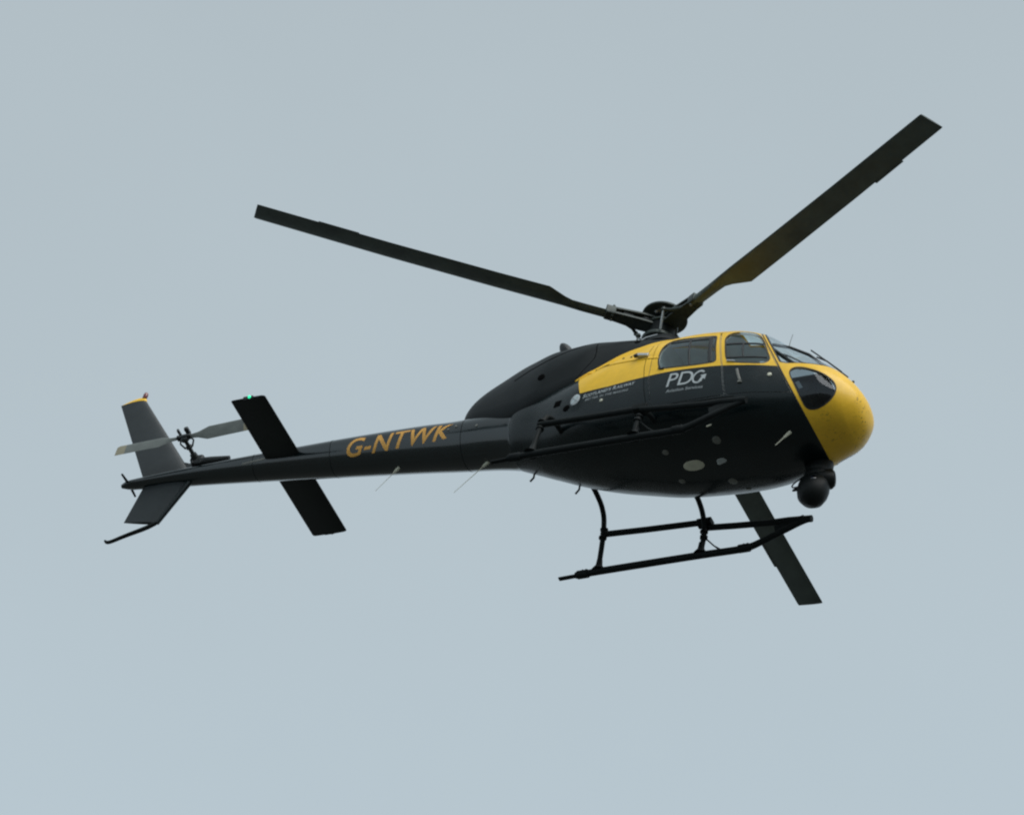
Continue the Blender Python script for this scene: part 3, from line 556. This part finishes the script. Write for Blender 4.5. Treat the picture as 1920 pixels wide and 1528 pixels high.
# ------------------------------------------------------------------ landing gear
def gear():
    for s in (-1, 1):
        sk = obj('landing_skid', [(tube([(-1.10, s*1.085, .045), (-.79, s*1.085, .055), (.61, s*1.085, .05), (1.15, s*1.085, .035), (1.30, s*1.085, .05), (1.62, s*1.082, .195), (1.90, s*1.08, .315), (2.03, s*1.08, .35)], [.042, .047, .047, .047, .045, .04, .032, .022], 14, smooth=2), M_GEAR),
                                 (tube([(1.28, s*1.085, .062), (1.62, s*1.082, .215), (1.92, s*1.078, .335), (2.06, s*1.078, .36)], [.02, .034, .036, .030], 10, smooth=1), M_GEAR),
                                 (box((1.78, s*1.08, .335), (.40, .05, .11), frame((1, 0, .30), (0, 0, 1)), bev=.3), M_GEAR)])
        obj('heel_strip', (box((-1.21, s*1.085, .033), (.24, .055, .022), frame((1, 0, .03), (0, 0, 1))), M_GEAR), sk)
        for x_ in (-1.02, -.97, 1.19, 1.24): obj('skid_bolt', (tube([(x_, s*1.085, .0), (x_, s*1.085, .125)], .012, 8), M_GEAR), sk)
        for x_ in (-1.0, 1.21): obj('skid_clamp', (tube([(x_-.08, s*1.085, .047), (x_-.07, s*1.085, .047), (x_+.07, s*1.085, .047), (x_+.08, s*1.085, .047)], [.048, .056, .056, .048], 14), M_GEAR), sk)
        sp = obj('boarding_step', [(tube([(-.82, s*1.015, .625), (-.2, s*1.03, .60), (.62, s*1.045, .575)], .041, 12), M_GEAR), (box((.60, s*1.05, .568), (.20, .12, .085), bev=.2), M_GEAR),
                                  (tube([(.62, s*1.085, .515), (1.0, s*1.085, .47), (1.5, s*1.085, .42), (1.75, s*1.085, .405), (2.07, s*1.085, .375)], [.042, .042, .043, .048, .046], 12), M_GEAR)])
    for nm, x_, pts in (('rear', -.79, [(0, 1.0), (.35, .985), (.60, .975), (.80, .94), (.93, .845), (1.005, .64), (1.04, .38), (1.072, .09)]), ('front', .61, [(0, .66), (.45, .685), (.72, .70), (.90, .64), (1.03, .515), (1.08, .33), (1.082, .07)])):
        arms = [(x_, -y_, z_) for y_, z_ in pts[::-1]] + [(x_, y_, z_) for y_, z_ in pts[1:]]
        ct = obj('cross_tube', (tube(arms, .034, 14, smooth=2), M_GEAR))
        for s in (-1, 1):
            obj('tube_foot', [(tube([(x_, s*1.058, .23), (x_, s*1.072, .14), (x_, s*1.082, .07)], [.036, .045, .09], 14), M_GEAR)], ct)
            y_, z_ = (1.0, .64) if nm == 'rear' else (1.045, .50)
            obj('tube_clamp', (tube([(x_, s*(y_-.002), z_+.06), (x_, s*(y_+.004), z_+.035)], .052, 14), M_GEAR), ct)
            obj('tube_clamp', (tube([(x_, s*(y_+.008), z_-.07), (x_, s*(y_+.012), z_-.095)], .052, 14), M_GEAR), ct)
            if nm == 'front': obj('gear_brace', (tube([(.63, s*1.075, .33), (.78, s*1.085, .17), (.88, s*1.085, .085)], [.010, .010, .016], 8), M_GEAR), ct); obj('tube_clamp', (tube([(x_, s*1.075, .36), (x_, s*1.08, .325)], .05, 14), M_GEAR), ct)
gear()

# ------------------------------------------------------------------ camera turret under the nose
ct_ = np.array([2.405, .385, .10])
tur = obj('camera_turret', [(lathe([(.0, -.200), (.10, -.172), (.165, -.11), (.195, -.02), (.200, .06), (.190, .14), (.15, .20), (.10, .24), (.0, .25)][::1], 36, ct_, (.10, 0, 1)), M_BLACK)], label='round black camera ball hanging under the nose')
obj('turret_mount', [(lathe([(.15, .20), (.17, .24), (.17, .46)], 30, ct_+np.array([.03, 0, 0])), M_BLACK), (lathe([(.15, .26), (.17, .30), (.17, .46)], 30, ct_+np.array([.04, -.02, 0])), M_BLACK)], tur)
obj('second_lens_housing', [(lathe([(.0, -.13), (.10, -.125), (.13, -.09), (.14, 0), (.13, .09), (.10, .125), (0, .13)], 28, ct_+np.array([.115, .02, .225]), (.5, .3, .2)), M_BLACK)], tur)
p_ = ct_ + np.array([.07, -.17, .07]); obj('lens', (lathe([(0, 0), (.035, 0), (.035, .02), (0, .022)], 20, p_, (.35, -.93, .1)), M_LENS), tur)
obj('sensor_cable', [(tube([ct_+np.array(q) for q in ((-.12, -.10, .20), (-.25, -.06, .15), (-.285, -.04, .125), (-.25, -.05, .085), (-.12, -.06, .09))], .009, 8, smooth=2), M_RUB), (tube([ct_+np.array(q) for q in ((-.12, -.06, .10), (-.20, -.07, .05), (-.24, -.08, .005), (-.19, -.08, .0), (-.14, -.06, .06))], .011, 8, smooth=2), M_RUB)], tur)

# ------------------------------------------------------------------ belly fittings
obj('belly_cover', (patch(chaikin([(.766, -.042), (.817, -.094), (.916, -.119), (.996, -.118), (1.05, -.072), (1.055, -.013), (1.004, .039), (.898, .064), (.807, .052), (.763, .016)], 1), fn=belly_pt, off=.004), M_PALE), fuse, label='pale oval cover on the belly')
obj('landing_light', (patch(chaikin([(1.255, -.103), (1.345, -.112), (1.378, -.068), (1.362, -.038), (1.222, .012)], 1), fn=belly_pt, off=.006), M_WHITE), fuse)
for x_, y_, r_ in ((1.372, -.398, .058), (.627, -.292, .042), (.634, .233, .042), (1.296, .332, .058), (1.40, .56, .035)):
    obj('inspection_cover', (patch(disc2(x_, y_, r_, n=16), fn=belly_pt, off=.005, rings=3), M_PALE2), fuse)
p = belly_pt(1.372, -.605); obj('drain_pipe', (tube([p[0], p[0]+np.array([-.05, -.02, -.04])], .010, 8), M_PALE), fuse)
p = belly_pt(.943, -.627); obj('drain_pipe', (tube([p[0], p[0]+np.array([-.02, 0, -.03])], .012, 8), M_PALE2), fuse)
whip('belly_antenna', (2.317, -.321, .475), (2.17, -.335, .285), .010, fuse, .026, M_PALE)
for x_, y_, dz in ((-1.50, .22, .10), (-.93, .42, .11)):
    p = belly_pt(x_, y_); obj('drain_hook', (tube([p[0]+np.array([0, 0, .03]), p[0]+np.array([.0, .01, -dz*.5]), p[0]+np.array([-.045, .02, -dz])], .013, 8), M_GEAR), fuse)
# nose and windshield details
obj('wiper', [(tube([(2.80, -.20, 1.53), (2.62, -.30, 1.66), (2.50, -.36, 1.70)], .010, 6), M_RUB), (tube([(2.86, -.12, 1.50), (2.60, -.26, 1.70), (2.40, -.36, 1.84)], .009, 6), M_RUB)], wsr)
obj('windshield_strut', [(tube([(1.98, -.60, 1.80), (2.18, -.50, 1.80), (2.42, -.42, 1.70), (2.66, -.30, 1.52)], .020, 8), M_RUB), (tube([(2.02, -.64, 1.68), (2.25, -.55, 1.50), (2.40, -.52, 1.38)], .026, 8), M_RUB)], wsr)
obj('roof_antenna', (tube([(2.02, -.25, 2.07), (2.02, -.25, 2.16), (2.035, -.25, 2.30)], [.006, .004, .003], 6), M_PALE2), fuse)
obj('temperature_probe', [(tube([(2.86, 0, 1.46), (2.875, 0, 1.525)], .012, 8), M_RUB), (lathe([(0, -.02), (.018, -.01), (.018, .01), (0, .02)], 10, (2.875, 0, 1.53), (1, 0, 0)), M_RUB)], nz_)

# ------------------------------------------------------------------ lettering (flat print laid on the skin)
def text_tris(s, bold=0.0, shear=0.0, spacing=1.0):
    cu = bpy.data.curves.new('t', 'FONT'); cu.body = s; cu.size = 1; cu.offset = bold; cu.shear = shear; cu.space_character = spacing; cu.resolution_u = 6
    o = bpy.data.objects.new('t', cu); C.objects.link(o); bpy.context.view_layer.update()
    me = bpy.data.meshes.new_from_object(o.evaluated_get(bpy.context.evaluated_depsgraph_get())); me.calc_loop_triangles()
    V = np.array([v.co[:] for v in me.vertices]); T = np.array([t.vertices[:] for t in me.loop_triangles])
    bpy.data.objects.remove(o); bpy.data.meshes.remove(me); bpy.data.curves.remove(cu)
    return V, T
def print_on(name, V, T, fn, m, par, du=.12, label=None):
    V = np.array(V, float).copy(); lo, hi = V.min(0), V.max(0); M = (V, np.tile([0, 0, 1.], (len(V), 1)), T)
    for ax_ in (0, 1):
        for c in np.arange(lo[ax_]+du, hi[ax_], du):
            a, b = clip(M, M[0][:, ax_] - c); M = join(a, b) if len(a[2]) and len(b[2]) else (a if len(a[2]) else b)
    P = []; N = []
    for q in M[0]: p, n = fn(q[0], q[1]); P.append(p); N.append(n)
    P = np.array(P); N = np.array(N); T = M[2]; f = np.cross(P[T[:, 1]]-P[T[:, 0]], P[T[:, 2]]-P[T[:, 0]])
    bad = (f*N[T[:, 0]]).sum(1) < 0; T = T.copy(); T[bad] = T[bad][:, ::-1]
    return obj(name, ((P, N, T), m), par, label)
def placer(p0, ex, ez, cap, width_units, H=.005, side=-1):
    # maps text units (cap height about .73) to the skin: p0 baseline start, ex baseline end, ez top of first letter, all (x, z)
    p0, ex, ez = map(np.array, (p0, ex, ez))
    def fn(u, v):
        q = p0 + (ex-p0)*u/width_units + (ez-p0)*v/cap; h = side_pt(q[0], q[1], side, BS); return h[0]+h[1]*H, h[1]
    return fn
def smooth_side(u): return u
for side in (-1,):
    V, T = text_tris('PD', .002, .06); wu = V[:, 0].max(); rd_par = bpy.data.objects['sliding_door']
    V[:, 0] -= V[:, 0].min(); wu = V[:, 0].max(); cp = V[:, 1].max()
    print_on('door_lettering', V, T, placer((.790, 1.048), (1.140, 1.033), (.800, 1.270), cp, wu), M_WHITE, rd_par, .10, label='white letters PDG with an arrow in the G')
    # the G: an open ring whose bar is an arrow
    G1 = []; a_ = np.linspace(R(48), R(322), 30)
    for a in a_: G1.append([(.5+.50*math.cos(a)+.08*math.sin(a), .5+.50*math.sin(a)), (  .5+.37*math.cos(a)+.08*math.sin(a),   .5+.37*math.sin(a))])
    G1 = np.array(G1).reshape(-1, 2); Vg = np.hstack([G1, np.zeros((60, 1))]); Tg = np.array([t for i in range(29) for t in ((2*i, 2*i+1, 2*i+3), (2*i, 2*i+3, 2*i+2))])
    arrow = np.array([(.50, .12), (.62, .03), (.90, .36), (1.02, .24), (1.06, .66), (.60, .60), (.73, .49)]); c_ = len(Vg)
    Vg = np.vstack([Vg, np.hstack([arrow, np.zeros((7, 1))])]); Tg = np.vstack([Tg, np.array([(0, 1, 2), (0, 2, 6), (2, 3, 4), (6, 2, 4), (6, 4, 5)])+c_])
    print_on('door_lettering', Vg, Tg, placer((1.135, 1.026), (1.305, 1.018), (1.140, 1.250), 1, 1.0), M_WHITE, rd_par, .12)
    V, T = text_tris('Aviation Services', .022, .05, 1.02); V[:, 0] -= V[:, 0].min(); wu = V[:, 0].max()
    print_on('door_lettering', V, T, placer((.795, .958), (1.300, .938), (.800, 1.003), .73, wu), M_GREYL, rd_par, .5, label='grey words Aviation Services')
    V1, T1 = text_tris('S', .02, .12); V2, T2 = text_tris('COTLAND\u2019S', .022, .12, 1.05); V3, T3 = text_tris('R', .02, .12); V4, T4 = text_tris('AILWAY', .022, .12, 1.05)
    x_ = 0; Vs, Ts, k_ = [], [], 0
    for (V, T, sc_, sp) in ((V1, T1, 1, .06), (V2, T2, .80, .34), (V3, T3, 1, .06), (V4, T4, .80, 0)):
        V = V.copy()*sc_; V[:, 0] += x_ - V[:, 0].min(); x_ = V[:, 0].max()+sp; Vs.append(V); Ts.append(T+k_); k_ += len(V)
    V, T = np.vstack(Vs), np.vstack(Ts)
    print_on('side_lettering', V, T, placer((-.462, 1.280), (.315, 1.232), (-.458, 1.342), .73, V[:, 0].max()), M_WHITE, fuse, .5, label='white words SCOTLAND\u2019S RAILWAY')
    V, T = text_tris('BETTER IN THE MAKING', .018, .12, 1.12); V[:, 0] -= V[:, 0].min()
    print_on('side_lettering', V, T, placer((-.41, 1.214), (.235, 1.150), (-.407, 1.250), .73, V[:, 0].max()), M_GREYL, fuse, .5, label='small grey words BETTER IN THE MAKING')
    lg = obj('round_logo', (patch(disc2(-.585, 1.315, .072, .088), off=.004), M_WHITE), fuse, label='round white and pale blue logo')
    obj('logo_stripe', [(ribbon([(-.63, 1.27), (-.585, 1.345), (-.545, 1.375)], .022, off=.006, th=.003), M_LOGO), (ribbon([(-.625, 1.36), (-.575, 1.30), (-.54, 1.27)], .012, off=.0075, th=.003), M_GREYL)], lg)
# registration on the boom, wrapped round its side
BT = np.array(BODY, float)
def boomfn(H=.003):
    def fn(u, v):
        x = -4.065 + 1.50*u + .055*v
        w_ = np.interp(x, BT[:, 0], BT[:, 3]); zt = np.interp(x, BT[:, 0], BT[:, 1]); zb = np.interp(x, BT[:, 0], BT[:, 2]); zm = np.interp(x, BT[:, 0], BT[:, 4])
        rr = (zt-zb)/2; ph = R(np.interp(u, [0, 1], [-45, -26])) + v*.215/rr; z = zm + (zt-zm if ph > 0 else zm-zb)*math.sin(ph)
        n = np.array([0, -math.cos(ph)/w_, math.sin(ph)/rr]); n /= np.linalg.norm(n)
        return np.array([x, -w_*math.cos(ph), z]) + n*H, n
    return fn
V, T = text_tris('G-NTWK', .016, .10, 1.06); V[:, 0] -= V[:, 0].min(); V[:, 0] /= V[:, 0].max(); V[:, 1] /= .73
print_on('registration_lettering', V, T, boomfn(), M_ORANGE, boom, .04, label='orange italic registration G-NTWK')
